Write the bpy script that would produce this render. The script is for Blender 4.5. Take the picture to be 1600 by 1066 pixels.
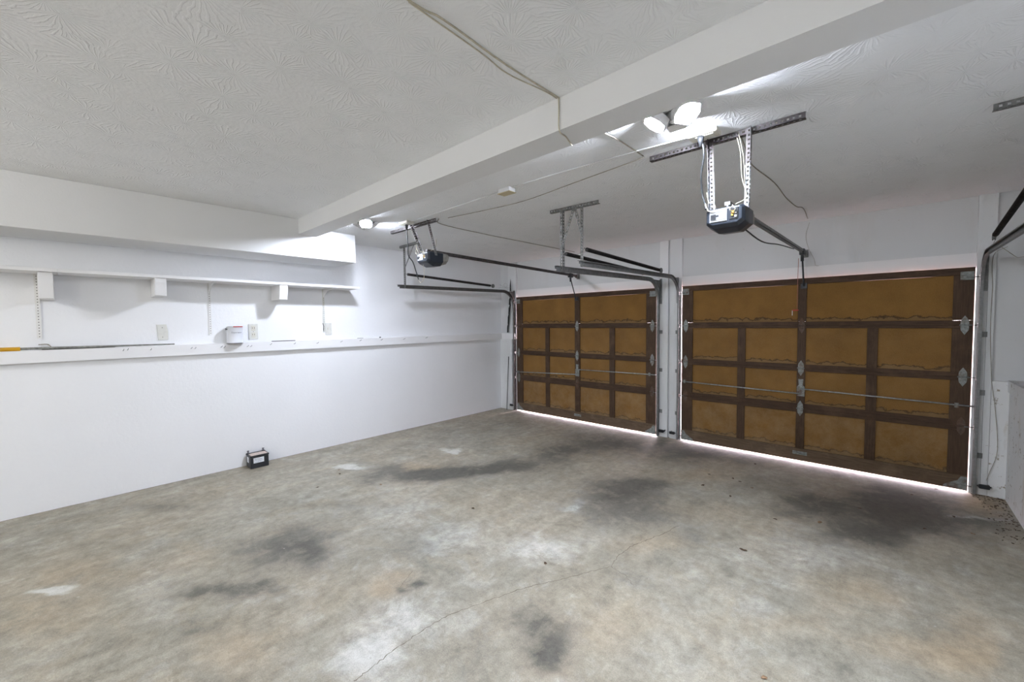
import bpy, bmesh, math, random
from mathutils import Vector, Matrix, noise
random.seed(7)
for o in list(bpy.data.objects): bpy.data.objects.remove(o, do_unlink=True)
C = bpy.context.scene.collection
S = bpy.context.scene

# ---------------------------------------------------------------- camera, world, sun, exposure
F_PX, YAW, PITCH, ROLL = 643.75, -0.7442, -0.0440, -0.0103
def camera():
    cy, sy = math.cos(YAW), math.sin(YAW); cp, sp = math.cos(PITCH), math.sin(PITCH)
    f = Vector((sy*cp, cy*cp, sp)); r = Vector((cy, -sy, 0)); u = r.cross(f)
    c, s = math.cos(ROLL), math.sin(ROLL)
    r2 = c*r + s*u; u2 = -s*r + c*u
    m = Matrix((r2, u2, -f)).transposed().to_4x4(); m.translation = (5.652, -5.837, 1.678)
    cd = bpy.data.cameras.new('camera'); cd.sensor_width = 36; cd.lens = F_PX/1600*36
    cd.clip_start = .02; cd.clip_end = 300
    o = bpy.data.objects.new('camera', cd); C.objects.link(o); o.matrix_world = m; S.camera = o
camera()
S.view_settings.view_transform = 'Standard'; S.view_settings.look = 'None'
S.view_settings.gamma = 1; S.view_settings.exposure = 0.70; S.view_settings.use_curve_mapping = False
S.cycles.max_bounces = 14; S.cycles.diffuse_bounces = 10; S.cycles.sample_clamp_indirect = 6
w = bpy.data.worlds.new('sky'); S.world = w; w.use_nodes = True
w.node_tree.nodes['Background'].inputs[0].default_value = (1, .84, .93, 1)
w.node_tree.nodes['Background'].inputs[1].default_value = 34.0
sd = bpy.data.lights.new('sun', 'SUN'); sd.energy = 3; sd.angle = .5; sd.color = (1, .93, .88)
so = bpy.data.objects.new('sun', sd); C.objects.link(so)
so.rotation_euler = Vector((0, -.35, -.93)).to_track_quat('-Z', 'Y').to_euler()
LED = 1000.0      # emission of the ceiling lamps' LED lenses
FILL = 66.0     # emission of the added fill globes behind the camera
XW = -.045      # upper left wall
H, HM, HB = 2.826, 2.916, 2.74    # ceiling of the door bay, main ceiling, underside of the beam

# ---------------------------------------------------------------- helpers
def tag(o, label, cat, group=None, kind=None):
    o['label'] = label
    if cat: o['category'] = cat
    if group: o['group'] = group
    if kind: o['kind'] = kind
    return o
def thing(name, label, cat, loc=(0,0,0), group=None, kind=None):
    o = bpy.data.objects.new(name, None); C.objects.link(o); o.location = loc; o.empty_display_size = .05
    return tag(o, label, cat, group, kind)
class MB:
    def __init__(s): s.bm = bmesh.new()
    def ob(s, o, a, b, c):
        o, a, b, c = map(Vector, (o, a, b, c))
        v = [s.bm.verts.new(o + i*a + j*b + k*c) for k in (0,1) for j in (0,1) for i in (0,1)]
        fs = [(0,2,3,1),(4,5,7,6),(0,1,5,4),(2,6,7,3),(0,4,6,2),(1,3,7,5)]
        if a.cross(b).dot(c) < 0: fs = [t[::-1] for t in fs]
        for t in fs: s.bm.faces.new([v[i] for i in t])
        return s
    def box(s, x0, x1, y0, y1, z0, z1): return s.ob((x0,y0,z0), (x1-x0,0,0), (0,y1-y0,0), (0,0,z1-z0))
    def prism(s, pts, d):
        """pts: 3D polygon, extruded by vector d"""
        d = Vector(d); p = [Vector(q) for q in pts]
        n = Vector((0,0,0))
        for i in range(len(p)): n += p[i].cross(p[(i+1) % len(p)])
        if n.dot(d) > 0: p = p[::-1]
        a = [s.bm.verts.new(q) for q in p]; b = [s.bm.verts.new(q + d) for q in p]
        s.bm.faces.new(a); s.bm.faces.new(b[::-1])
        for i in range(len(p)):
            j = (i+1) % len(p); s.bm.faces.new((a[j], a[i], b[i], b[j]))
        return s
    def tube(s, pts, r, n=8, rf=None, cap=True):
        pts = [Vector(p) for p in pts]; rings = []
        t0 = (pts[1]-pts[0]).normalized(); u = t0.orthogonal().normalized()
        for i, p in enumerate(pts):
            if i == 0: t = t0
            elif i == len(pts)-1: t = (pts[i]-pts[i-1]).normalized()
            else: t = ((pts[i+1]-pts[i]).normalized() + (pts[i]-pts[i-1]).normalized()).normalized()
            u = (u - t*u.dot(t)).normalized(); v = t.cross(u)
            rr = rf(i) if rf else r
            rings.append([s.bm.verts.new(p + rr*(math.cos(2*math.pi*k/n)*u + math.sin(2*math.pi*k/n)*v)) for k in range(n)])
        for i in range(len(rings)-1):
            for k in range(n):
                f = s.bm.faces.new((rings[i][k], rings[i][(k+1) % n], rings[i+1][(k+1) % n], rings[i+1][k])); f.smooth = True
        if cap: s.bm.faces.new(rings[0][::-1]); s.bm.faces.new(rings[-1])
        return s
    def lathe(s, c, prof, n=32, axis='z', smooth=True):
        """prof: list of (r, h) about axis through c"""
        c = Vector(c); ax = {'z': (Vector((1,0,0)), Vector((0,1,0)), Vector((0,0,1))), 'y': (Vector((0,0,1)), Vector((1,0,0)), Vector((0,1,0))),
              'x': (Vector((0,1,0)), Vector((0,0,1)), Vector((1,0,0)))}[axis]
        rings = []
        for r, h in prof:
            rings.append([s.bm.verts.new(c + h*ax[2] + max(r,1e-4)*(math.cos(2*math.pi*k/n)*ax[0] + math.sin(2*math.pi*k/n)*ax[1])) for k in range(n)])
        for i in range(len(rings)-1):
            for k in range(n):
                f = s.bm.faces.new((rings[i][k], rings[i][(k+1) % n], rings[i+1][(k+1) % n], rings[i+1][k])); f.smooth = smooth
        s.bm.faces.new(rings[0][::-1]); s.bm.faces.new(rings[-1]); return s
    def perf(s, A, B, u, wdt, nrm, t=.003, pitch=.03, hole=.013):
        """perforated flat bar from A to B, width along u, thickness along nrm"""
        A, B, u, nrm = Vector(A), Vector(B), Vector(u).normalized(), Vector(nrm).normalized()
        L = (B-A).length; a = (B-A)/L; e = (wdt-hole)/2
        s.ob(A, a*L, u*e, nrm*t); s.ob(A+u*(wdt-e), a*L, u*e, nrm*t)
        k = int(L/pitch); x = (L-k*pitch)/2
        s.ob(A+u*e, a*(x+(pitch-hole)/2), u*hole, nrm*t)
        for i in range(k):
            x0 = x + i*pitch + (pitch+hole)/2
            x1 = min(L, x0 + pitch-hole) if i < k-1 else L
            s.ob(A+u*e+a*x0, a*(x1-x0), u*hole, nrm*t)
        return s
    def angle(s, A, B, u, v, w1=.032, w2=.032, **k):
        """perforated angle iron: flanges along u and v"""
        u, v = Vector(u).normalized(), Vector(v).normalized()
        s.perf(A, B, u, w1, v, **k); s.perf(Vector(A), B, v, w2, u, **k); return s
    def build(s, name, m, parent=None, bevel=0, smooth=False, seg=2):
        me = bpy.data.meshes.new(name); bmesh.ops.recalc_face_normals(s.bm, faces=s.bm.faces[:])
        if smooth:
            for f in s.bm.faces: f.smooth = True
        s.bm.to_mesh(me); s.bm.free(); me.materials.append(m)
        o = bpy.data.objects.new(name, me); C.objects.link(o)
        if parent is not None: 
            o.parent = parent
            pl = Vector((0,0,0)); q = parent
            while q is not None: pl += q.location; q = q.parent
            o.location = -pl if pl.length else (0,0,0)
        if bevel:
            b = o.modifiers.new('bevel', 'BEVEL'); b.width = bevel; b.segments = seg; b.limit_method = 'ANGLE'; b.angle_limit = .6
        return o

# ---------------------------------------------------------------- materials
class N:
    def __init__(s, name):
        s.m = bpy.data.materials.new(name); s.m.use_nodes = True; s.t = s.m.node_tree
        s.b = s.t.nodes['Principled BSDF']; s.tc = s.t.nodes.new('ShaderNodeTexCoord')
    def n(s, typ, **k):
        x = s.t.nodes.new(typ)
        for a, v in k.items():
            if a.startswith('i_'):
                key = a[2:].replace('_', ' '); x.inputs[int(key) if key.isdigit() else key].default_value = v
            else: setattr(x, a, v)
        return x
    def l(s, a, b): s.t.links.new(a, b); return s
    def noise(s, scale, detail=4, rough=.55, dist=0, co='Object', sc=None, lac=2.0):
        x = s.n('ShaderNodeTexNoise', i_Scale=scale, i_Detail=detail, i_Roughness=rough, i_Distortion=dist)
        src = s.tc.outputs[co]
        if sc:
            mp = s.n('ShaderNodeMapping'); mp.inputs['Scale'].default_value = sc; s.l(src, mp.inputs[0]); src = mp.outputs[0]
        s.l(src, x.inputs['Vector']); return x.outputs['Fac']
    def ramp(s, fac, a, b, ca=(0,0,0,1), cb=(1,1,1,1)):
        x = s.n('ShaderNodeValToRGB'); e = x.color_ramp.elements
        e[0].position, e[0].color = a, ca; e[1].position, e[1].color = b, cb
        s.l(fac, x.inputs[0]); return x.outputs[0]
    def mix(s, fac, a, b, mode='MIX'):
        x = s.n('ShaderNodeMix', data_type='RGBA', blend_type=mode)
        for i, v in ((0, fac), (6, a), (7, b)):
            if isinstance(v, (int, float)): x.inputs[i].default_value = v
            elif isinstance(v, tuple): x.inputs[i].default_value = v if len(v) == 4 else (*v, 1)
            else: s.l(v, x.inputs[i])
        return x.outputs[2]
    def math(s, op, a, b=None, clamp=False):
        x = s.n('ShaderNodeMath', operation=op, use_clamp=clamp)
        for i, v in ((0, a), (1, b)):
            if v is None: continue
            if isinstance(v, (int, float)): x.inputs[i].default_value = v
            else: s.l(v, x.inputs[i])
        return x.outputs[0]
    def bump(s, h, st=.2, dist=.01):
        x = s.n('ShaderNodeBump'); x.inputs['Strength'].default_value = st; x.inputs['Distance'].default_value = dist
        s.l(h, x.inputs['Height']); s.l(x.outputs[0], s.b.inputs['Normal']); return s
    def col(s, c):
        if isinstance(c, tuple): s.b.inputs['Base Color'].default_value = (*c[:3], 1)
        else: s.l(c, s.b.inputs['Base Color'])
        return s
    def set(s, rough=.6, metal=0, spec=.5):
        s.b.inputs['Roughness'].default_value = rough; s.b.inputs['Metallic'].default_value = metal
        s.b.inputs['Specular IOR Level'].default_value = spec; return s
def simple(name, c, rough=.6, metal=0, var=.12, scale=8, bump=0, spec=.4):
    q = N(name); f = q.noise(scale, 5)
    d = tuple(v*(1-var) for v in c); e = tuple(min(1, v*(1+var)) for v in c)
    q.col(q.mix(q.ramp(f, .3, .7), d, e)).set(rough, metal, spec)
    if bump: q.bump(q.noise(scale*6, 3), bump, .003)
    return q.m
def paint(name, c, bscale=60, bst=.25, specks=0, streak=0, bd=.004):
    q = N(name)
    v = q.ramp(q.noise(1.3, 4), .3, .7)
    col = q.mix(v, tuple(x*.965 for x in c), c)
    if specks:
        sp = q.ramp(q.noise(14, 6, .75), .70-specks*.13, .73-specks*.13)
        col = q.mix(sp, col, (.33, .30, .25))
    if streak:
        st = q.ramp(q.noise(3, 6, .7, 0, 'Object', (2, 2, .5)), .54, .74)
        col = q.mix(q.math('MULTIPLY', st, streak), col, (.42, .34, .24))
    q.col(col).set(.65, 0, .3)
    h = q.math('ADD', q.noise(bscale, 4), q.math('MULTIPLY', q.noise(bscale*.15, 3), 1.5))
    q.bump(h, bst, bd); return q.m
def stomp():
    """stomped plaster: clusters of radiating ridges"""
    q = N('stomped_ceiling_plaster')
    nz = q.n('ShaderNodeTexNoise', i_Scale=2.2, i_Detail=2.0); q.l(q.tc.outputs['Object'], nz.inputs['Vector'])
    vo = q.n('ShaderNodeTexVoronoi', i_Scale=4.4); q.l(q.tc.outputs['Object'], vo.inputs['Vector'])
    sc = q.n('ShaderNodeVectorMath', operation='SCALE'); sc.inputs['Scale'].default_value = 1.0; q.l(q.tc.outputs['Object'], sc.inputs[0])
    df = q.n('ShaderNodeVectorMath', operation='SUBTRACT'); q.l(q.tc.outputs['Object'], df.inputs[0]); q.l(vo.outputs['Position'], df.inputs[1])
    sp = q.n('ShaderNodeSeparateXYZ'); q.l(df.outputs[0], sp.inputs[0])
    an = q.math('ARCTAN2', sp.outputs[1], sp.outputs[0])
    wv = q.math('SINE', q.math('ADD', q.math('MULTIPLY', an, 31), q.math('MULTIPLY', q.noise(11, 3), 11)))
    wv = q.math('MULTIPLY', q.ramp(wv, .1, .9), q.ramp(q.noise(4, 2), .35, .6))
    h = q.math('ADD', q.math('MULTIPLY', wv, .8), q.math('MULTIPLY', q.noise(45, 4), .8))
    q.col(q.mix(q.ramp(q.noise(.9, 3), .3, .7), (.80, .81, .82), (.84, .85, .86))).set(.75, 0, .2)
    q.bump(h, .55, .005); return q.m
M = {}
M['ceil'] = stomp()
M['wall'] = paint('white_wall_paint', (.80, .81, .83), 90, .15)
M['block'] = paint('white_painted_masonry', (.82, .83, .85), 35, .35, bd=.006)
M['trim'] = paint('white_trim_paint', (.80, .80, .81), 40, .1)
M['post'] = paint('weathered_white_paint', (.72, .735, .745), 60, .2, specks=.35, streak=.25)
M['knee'] = paint('scuffed_white_paint', (.72, .73, .735), 50, .2, specks=.8, streak=.7)
M['beam'] = paint('beam_paint', (.74, .745, .75), 60, .2)
M['panelw'] = paint('panel_paint', (.66, .67, .68), 50, .1, specks=.1, streak=.1)
def door_board(name='stained_fibreboard', dust=0):
    q = N(name)
    base = q.mix(q.ramp(q.noise(3, 5, .6), .3, .72), (.15, .070, .015), (.225, .116, .027))
    base = q.mix(q.math('MULTIPLY', q.ramp(q.noise(160, 3, .7), .35, .75), .45), base, (.30, .18, .065))
    sp = q.n('ShaderNodeSeparateXYZ'); q.l(q.tc.outputs['Generated'], sp.inputs[0])
    hz = q.math('SUBTRACT', sp.outputs[2], q.math('MULTIPLY', q.math('SUBTRACT', q.noise(9, 4, .6), .35), .38))
    below = q.ramp(hz, .02, .05, (1,1,1,1), (0,0,0,1))
    line = q.math('MULTIPLY', q.ramp(hz, .005, .03), q.ramp(hz, .035, .06, (1,1,1,1), (0,0,0,1)))
    base = q.mix(q.math('MULTIPLY', below, .35), base, (.16, .125, .085))
    base = q.mix(q.math('MULTIPLY', line, .85), base, (.035, .02, .01))
    if dust: base = q.mix(q.math('MULTIPLY', q.ramp(q.noise(5, 6, .75), .35, .75), dust), base, (.36, .27, .17))
    spk = q.ramp(q.noise(38, 2, .5), .76, .79)
    base = q.mix(q.math('MULTIPLY', spk, .5), base, (.40, .36, .30))
    q.col(base).set(.75, 0, .2); q.bump(q.noise(120, 3), .2, .002); return q.m
M['board'] = door_board()
M['board2'] = door_board('dusty_fibreboard', .42)
M['board1'] = door_board('faintly_dusty_fibreboard', .12)
def wood(name, a, b, sc=(1,1,14), wet=0):
    q = N(name); f = q.noise(6, 6, .65, .4, 'Object', sc)
    c = q.mix(q.ramp(f, .3, .7), a, b)
    c = q.mix(q.math('MULTIPLY', q.ramp(q.noise(4, 5, .7), .5, .8), .5), c, tuple(v*1.9 for v in b))
    q.col(c).set(.7, 0, .25); q.bump(f, .3, .003); return q.m
M['rail'] = wood('dark_stained_rail', (.035, .020, .012), (.085, .050, .030))
M['stile'] = wood('dark_stained_stile', (.045, .026, .015), (.085, .052, .032), (14,1,1))
M['sill'] = wood('weathered_bottom_rail', (.075, .050, .032), (.15, .105, .068))
def galv(name, c, var=.35, rough=.45, metal=.7, scale=30, rust=0):
    q = N(name); f = q.ramp(q.noise(scale, 4, .7), .3, .7)
    col = q.mix(f, tuple(x*(1-var) for x in c), tuple(min(1, x*(1+var)) for x in c))
    if rust: col = q.mix(q.ramp(q.noise(9, 5, .7), .6-rust*.2, .7), col, (.12, .055, .03))
    q.col(col).set(rough, metal, .5); return q.m
M['galv'] = galv('galvanised_steel', (.42, .44, .45))
M['galvd'] = galv('dull_track_steel', (.20, .205, .205), .25, .5, .6)
M['angle'] = galv('dull_angle_iron', (.20, .20, .195), .3, .5, .6)
M['angledk'] = galv('dark_angle_iron', (.085, .075, .075), .4, .5, .6)
M['hinge'] = galv('weathered_hinge_zinc', (.25, .27, .26), .4, .55, .5, 40, .5)
M['hingedk'] = galv('rusted_hinge', (.10, .075, .06), .5, .7, .3, 40, .9)
M['spring'] = galv('oiled_spring_steel', (.055, .05, .05), .4, .4, .7)
M['black'] = simple('black_plastic', (.018, .02, .023), .4, 0, .3)
M['blackgl'] = simple('navy_black_plastic', (.020, .026, .036), .3, 0, .2)
M['lens'] = simple('smoked_light_cover', (.23, .22, .20), .35, 0, .25, 25)
M['grey'] = simple('grey_plastic', (.38, .40, .42), .5, 0, .2)
M['white'] = simple('white_plastic', (.75, .75, .74), .45, 0, .04)
M['cream'] = simple('cream_plastic', (.62, .60, .52), .5, 0, .06)
M['plate'] = simple('aged_cover_plate', (.66, .66, .62), .5, 0, .07, 20)
M['tan'] = simple('tan_box_cover', (.50, .44, .28), .5, 0, .08)
M['wire'] = simple('painted_over_wire', (.50, .46, .36), .6, 0, .2, 30)
M['wiredk'] = simple('dusty_brown_wire', (.30, .27, .22), .6, 0, .3, 30)
M['cable'] = simple('black_rubber', (.02, .021, .023), .5, 0, .2)
M['yellow'] = simple('yellow_plastic', (.72, .38, .015), .4, 0, .08)
M['rod'] = simple('grey_ribbed_pole', (.22, .22, .20), .5, .2, .35, 60)
M['redc'] = simple('red_plastic', (.45, .05, .04), .45)
M['rope'] = simple('red_cord', (.36, .15, .12), .8)
M['batt'] = simple('battery_case', (.022, .024, .028), .45, 0, .2)
M['batcap'] = simple('battery_top_label', (.52, .42, .38), .5, 0, .2, 60)
M['label'] = simple('paper_label', (.72, .75, .80), .6, 0, .08, 60)
M['ink'] = simple('grey_ink', (.22, .23, .27), .6)
M['can'] = simple('glossy_can_label', (.70, .72, .77), .35, 0, .03)
M['metal'] = galv('can_rim_metal', (.5, .5, .5), .2, .35, .8)
M['lead'] = galv('lead_post', (.18, .18, .2), .3, .5, .6)
M['strap_lit'] = galv('lamplight_painted_strap', (.33, .34, .36), .75, .5, .4, 70)
M['trackd'] = galv('dark_track_steel', (.12, .115, .11), .25, .5, .5)
M['amber'] = simple('amber_terminal', (.75, .42, .05), .4)
M['blade'] = simple('black_blade_strip', (.012, .012, .012), .5)
M['leaf'] = simple('dry_leaf', (.07, .045, .025), .8, 0, .4, 40)
M['leafl'] = simple('pale_dry_leaf', (.22, .14, .08), .8, 0, .4, 40)
M['crack'] = simple('crack_dirt_and_gap_shade', (.12, .095, .07), .9, 0, .3, 30)
M['nail'] = galv('nail_steel', (.25, .25, .25), .3, .5, .6)
def emis(name, c, e):
    q = N(name); q.b.inputs['Base Color'].default_value = (*c, 1)
    q.b.inputs['Emission Color'].default_value = (*c, 1); q.b.inputs['Emission Strength'].default_value = e; return q.m
M['led'] = emis('lit_led_lens', (.80, .86, 1.0), LED*1.4)
M['led_far'] = emis('lit_led_lens_far_lamp', (.80, .86, 1.0), LED*.64)
M['led_dim'] = emis('dimmer_led_lens', (.80, .86, 1.0), LED*.5)
M['tube'] = emis('added_fill_glow', (1.0, .985, .95), FILL)
def floor_mat():
    q = N('stained_concrete')
    at = q.n('ShaderNodeVertexColor', layer_name='marks'); sp = q.n('ShaderNodeSeparateColor'); q.l(at.outputs[0], sp.inputs[0])
    f1 = q.noise(1.1, 6, .62, .6); f2 = q.noise(5, 8, .7, .3); f3 = q.noise(60, 5, .75); f4 = q.noise(2.3, 7, .7, 1.2)
    f5 = q.noise(3.4, 9, .78, .4); f6 = q.noise(.8, 5, .6, .3)
    c = q.mix(q.ramp(f1, .33, .68), (.250, .235, .195), (.36, .335, .28))
    c = q.mix(q.math('MULTIPLY', q.ramp(f6, .45, .62), .5), c, (.36, .31, .235))
    c = q.mix(q.math('MULTIPLY', q.ramp(f4, .5, .68), .4), c, (.37, .31, .225))
    c = q.mix(q.math('MULTIPLY', q.ramp(f5, .52, .66), .55), c, (.46, .445, .41))
    c = q.mix(q.math('MULTIPLY', q.ramp(f5, .34, .47, (1,1,1,1), (0,0,0,1)), .5), c, (.155, .145, .115))
    c = q.mix(q.math('MULTIPLY', q.ramp(f2, .30, .42, (1,1,1,1), (0,0,0,1)), .35), c, (.145, .135, .11))
    def m(ch, k=1.0):
        brk = q.ramp(q.math('ADD', f5, q.math('MULTIPLY', sp.outputs[ch], .30)), .50, .66)
        v = q.math('MULTIPLY', sp.outputs[ch], q.math('ADD', q.math('MULTIPLY', brk, .95), .25)); return q.math('MULTIPLY', v, k, True)
    c = q.mix(m(1, .8), c, (.38, .30, .205))
    c = q.mix(m(2, 1.3), c, (.56, .56, .53))
    c = q.mix(m(0, 1.4), c, (.105, .10, .085))
    fine = q.noise(150, 4, .8); md = q.noise(13, 8, .8, 0)
    c = q.mix(.6, c, q.mix(q.ramp(md, .36, .64), (.33,.33,.33), (.67,.67,.67)), 'OVERLAY')
    st = q.noise(7, 8, .75, .3, 'Object', (1, .35, 1))
    c = q.mix(.45, c, q.mix(q.ramp(st, .36, .64), (.35,.35,.35), (.65,.65,.65)), 'OVERLAY')
    c = q.mix(.6, c, q.mix(q.ramp(fine, .3, .7), (.3,.3,.3), (.7,.7,.7)), 'OVERLAY')
    pits = q.ramp(q.noise(24, 3, .6), .27, .31, (1,1,1,1), (0,0,0,1))
    c = q.mix(q.math('MULTIPLY', pits, .45), c, (.16, .14, .115))
    wht = q.ramp(q.noise(17, 2, .5), .775, .80)
    c = q.mix(q.math('MULTIPLY', wht, .5), c, (.66, .65, .62))
    c = q.mix(1.0, c, (.88, .87, .85), 'MULTIPLY')
    q.col(c)
    q.l(q.math('ADD', q.math('MULTIPLY', f4, .25), .42), q.b.inputs['Roughness']); q.b.inputs['Specular IOR Level'].default_value = .35
    q.bump(q.math('ADD', q.math('MULTIPLY', fine, .5), q.math('MULTIPLY', f2, 2)), .12, .004); return q.m
M['floor'] = floor_mat()
M['drive'] = simple('sunlit_pinkish_driveway', (.72, .52, .50), .9, 0, .1)

# ---------------------------------------------------------------- the setting
def struct(name, mb, m, label, parent=None, **k):
    o = mb.build(name, m, parent, **k)
    if parent is None: tag(o, label, None, None, 'structure')
    return o
DARK = [(2.53,-5.19,.23,.21,.16,-.04,.55),(2.29,-4.87,.32,.29,.21,-.06,.35),(2.2,-4.62,.23,.21,.24,-.09,.4),(1.63,-3.39,.38,.33,.26,-.16,.5),(2.0,-2.96,.33,.28,.21,-.17,.5),(2.38,-2.42,.39,.34,.21,-.22,.6),(2.52,-1.61,.31,.27,.2,-.28,.5),(3.0,-4.1,.18,.16,.12,-.08,.35),(3.44,-4.35,.06,.05,.04,-.03,.7),(3.94,-2.4,.48,.42,.2,-.4,.45),(3.58,-2.12,.29,.25,.15,-.27,.35),(3.82,-1.8,.22,.19,.09,-.2,.45),(2.62,-.84,.41,.35,.26,-.44,.5),(3.48,-.5,.51,.43,.2,-.5,.5),(4.22,-.34,.53,.45,.09,-.34,.4),(5.07,-1.31,.24,.21,.04,-.32,.55),(5.59,-1.11,.37,.32,.01,-.58,.45),(5.72,-.5,.36,.32,0,-.4,.35),(5.46,-1.8,.29,.26,.01,-.27,.35),(5.92,-.9,.32,.28,-.02,-.43,.4),(6.24,-.91,.34,.3,-.04,-.37,.4),(4.9,-2.94,.06,.05,.02,-.07,.5),(4.36,-4.16,.15,.13,.09,-.12,.5),(4.44,-4.31,.12,.1,.06,-.07,.5),(4.01,-4.48,.08,.07,.12,-.1,.35),(4.13,-4.11,.17,.15,.07,-.08,.4),(2.82,-5.42,.16,.14,.11,-.02,.35),(3.31,-5.38,.12,.1,.07,-.02,.4),(.77,-5.26,.27,.24,.21,-.03,.4),(2.64,-4.65,.17,.16,.17,-.07,.3),(1.96,-4.13,.27,.24,.13,-.06,.3),(4.62,-2.54,.22,.2,.05,-.16,.25),(4.42,-3.37,.12,.11,.06,-.13,.25),(4.66,-1.07,.29,.26,.05,-.23,.3)]
TAN = [(1.73,-3.12,.22,.19,.21,-.15,.9),(3.29,-4.46,.11,.1,.12,-.07,.7),(2.07,-5.95,.26,.23,.33,0,.5),(1.63,-5.75,.27,.24,.3,-.01,.5),(3.19,-5.27,.23,.2,.14,-.04,.5),(5.5,-2.58,.18,.16,.01,-.25,.5),(4.33,-2.92,.21,.19,.1,-.22,.5),(4.55,-3.9,.21,.19,.07,-.13,.4),(5.96,-2.67,.22,.2,-.03,-.33,.6),(5.32,-3.18,.31,.28,.02,-.17,.4),(4.3,-.89,.32,.28,.07,-.26,.4),(6.28,-.25,.21,.19,-.03,-.26,1.),(4.51,-4.3,.11,.1,.04,-.06,.4),(1.94,-5.27,.21,.19,.17,-.03,.4),(3.94,-1.45,.31,.27,.07,-.18,.4),(5.8,-2.92,.29,.26,-.01,-.17,.4),(4.56,-2.02,.25,.22,.06,-.21,.35)]
LIGHT = [(3.72,-4.9,.11,.1,.17,-.09,.6),(1.7,-5.93,.09,.05,.03,-.04,1.6),(.97,-3.58,.11,.09,.09,-.04,1.),(1.45,-2.43,.06,.05,.05,-.04,1.8),(3.61,-2.74,.1,.08,.05,-.08,.8),(3.8,-3.5,.21,.19,.1,-.12,.4),(3.64,-4.55,.25,.22,.16,-.11,.4),(5.21,-2.37,.4,.36,.04,-.29,.3),(3.13,-3.86,.26,.23,.17,-.14,.35),(2.35,-3.96,.3,.27,.18,-.11,.3),(6.12,-.74,.24,.21,-.01,-.07,.8),(2.21,-5.51,.19,.17,.17,-.02,.2)]
def blobs(L, x, y):
    t = 0
    for cx, cy, ax, ay, bx, by, s in L:
        dx, dy = x-cx, y-cy
        if dx*dx+dy*dy > 2.2: continue
        D = ax*by-ay*bx
        a = (dx*by-dy*bx)/D; b = (ax*dy-ay*dx)/D
        r = a*a+b*b
        if r < 6: t += s*math.exp(-(r**1.4)*.9)
    return min(1, t)
def make_floor():
    bm = bmesh.new(); x0, x1, y0, y1, st = XW-.1, 6.62, -10.5, .12, .045
    nx, ny = int((x1-x0)/st), int((y1-y0)/st)
    lay = bm.verts.layers.float_color.new('marks')
    V = [[None]*(ny+1) for _ in range(nx+1)]
    for i in range(nx+1):
        for j in range(ny+1):
            x = x0+(x1-x0)*i/nx; y = y0+(y1-y0)*j/ny
            v = bm.verts.new((x, y, 0))
            dx = dy = 0; am = .14; fr = 2.6
            for o_ in range(4):
                dx += am*noise.noise(Vector((x*fr, y*fr, 3.7+o_))); dy += am*noise.noise(Vector((x*fr+17.3, y*fr-9.1, 8.2+o_))); am *= .6; fr *= 2.1
            xx, yy = x+dx, y+dy
            v[lay] = (blobs(DARK, xx, yy), blobs(TAN, xx, yy), blobs(LIGHT, xx, yy), 1); V[i][j] = v
    for i in range(nx):
        for j in range(ny): bm.faces.new((V[i][j], V[i+1][j], V[i+1][j+1], V[i][j+1]))
    # slab thickness
    b = [bm.verts.new(p) for p in ((x0,y0,-.12),(x1,y0,-.12),(x1,y1,-.12),(x0,y1,-.12))]; bm.faces.new(b[::-1])
    me = bpy.data.meshes.new('floor'); bm.to_mesh(me); bm.free(); me.materials.append(M['floor'])
    o = bpy.data.objects.new('floor', me); C.objects.link(o)
    tag(o, 'stained bare concrete garage floor with cracks', None, None, 'structure'); return o
floor = make_floor()
def ribbon(pts, wd, seed):
    rnd = random.Random(seed); P = []
    for a, b in zip(pts[:-1], pts[1:]):
        for k in range(8):
            t = k/8; P.append((a[0]*(1-t)+b[0]*t + rnd.uniform(-.006,.006), a[1]*(1-t)+b[1]*t + rnd.uniform(-.006,.006)))
    P.append(pts[-1]); mb = MB(); pr = None
    for i, p in enumerate(P):
        q = P[min(i+1, len(P)-1)]; r = P[max(i-1, 0)]; t = Vector((q[0]-r[0], q[1]-r[1], 0)).normalized(); n = Vector((-t.y, t.x, 0))*wd*rnd.uniform(.4, 1)*.5
        c = Vector((p[0], p[1], .0008)); cur = (mb.bm.verts.new(c+n), mb.bm.verts.new(c-n))
        if pr: mb.bm.faces.new((pr[0], pr[1], cur[1], cur[0]))
        pr = cur
    return mb
CR = [(3.83,-4.983),(3.817,-4.868),(3.804,-4.735),(3.798,-4.573),(3.813,-4.407),(3.869,-4.235),(3.946,-4.009),(4.011,-3.867),(4.11,-3.691),(4.205,-3.494),(4.276,-3.363),(4.244,-3.204),(4.258,-3.045),(4.304,-2.872),(4.353,-2.726),(4.404,-2.49)]
ribbon(CR, .005, 1).build('crack', M['crack'], floor)
ribbon([(4.276,-3.363),(4.40,-3.39),(4.482,-3.447)], .003, 2).build('crack', M['crack'], floor)
ribbon([(3.30,-4.30),(3.34,-4.38),(3.38,-4.45)], .003, 3).build('crack', M['crack'], floor)
ribbon([(.007,-6.9),(.005,-6.2),(.008,-5.5),(.006,-4.9),(.009,-4.5),(.005,-3.9),(.006,-3.0),(.004,-1.8),(.005,-.04)], .009, 9).build('wall_joint_shade', M['crack'], floor)  # dark strip painting the shadowed gap where wall meets floor
struct('driveway', MB().box(-12, 18, .12, 26, -.12, 0), M['drive'], 'pinkish driveway in the sun outside the garage doors')
# left wall: painted masonry base under a white ledge, plastered wall above
struct('wall_left', MB().box(XW-.15, 0, -10.5, .04, 0, 1.365).box(XW-.15, XW, -10.5, .04, 1.365, HM), M['block'], 'white painted left wall of the garage')
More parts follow.
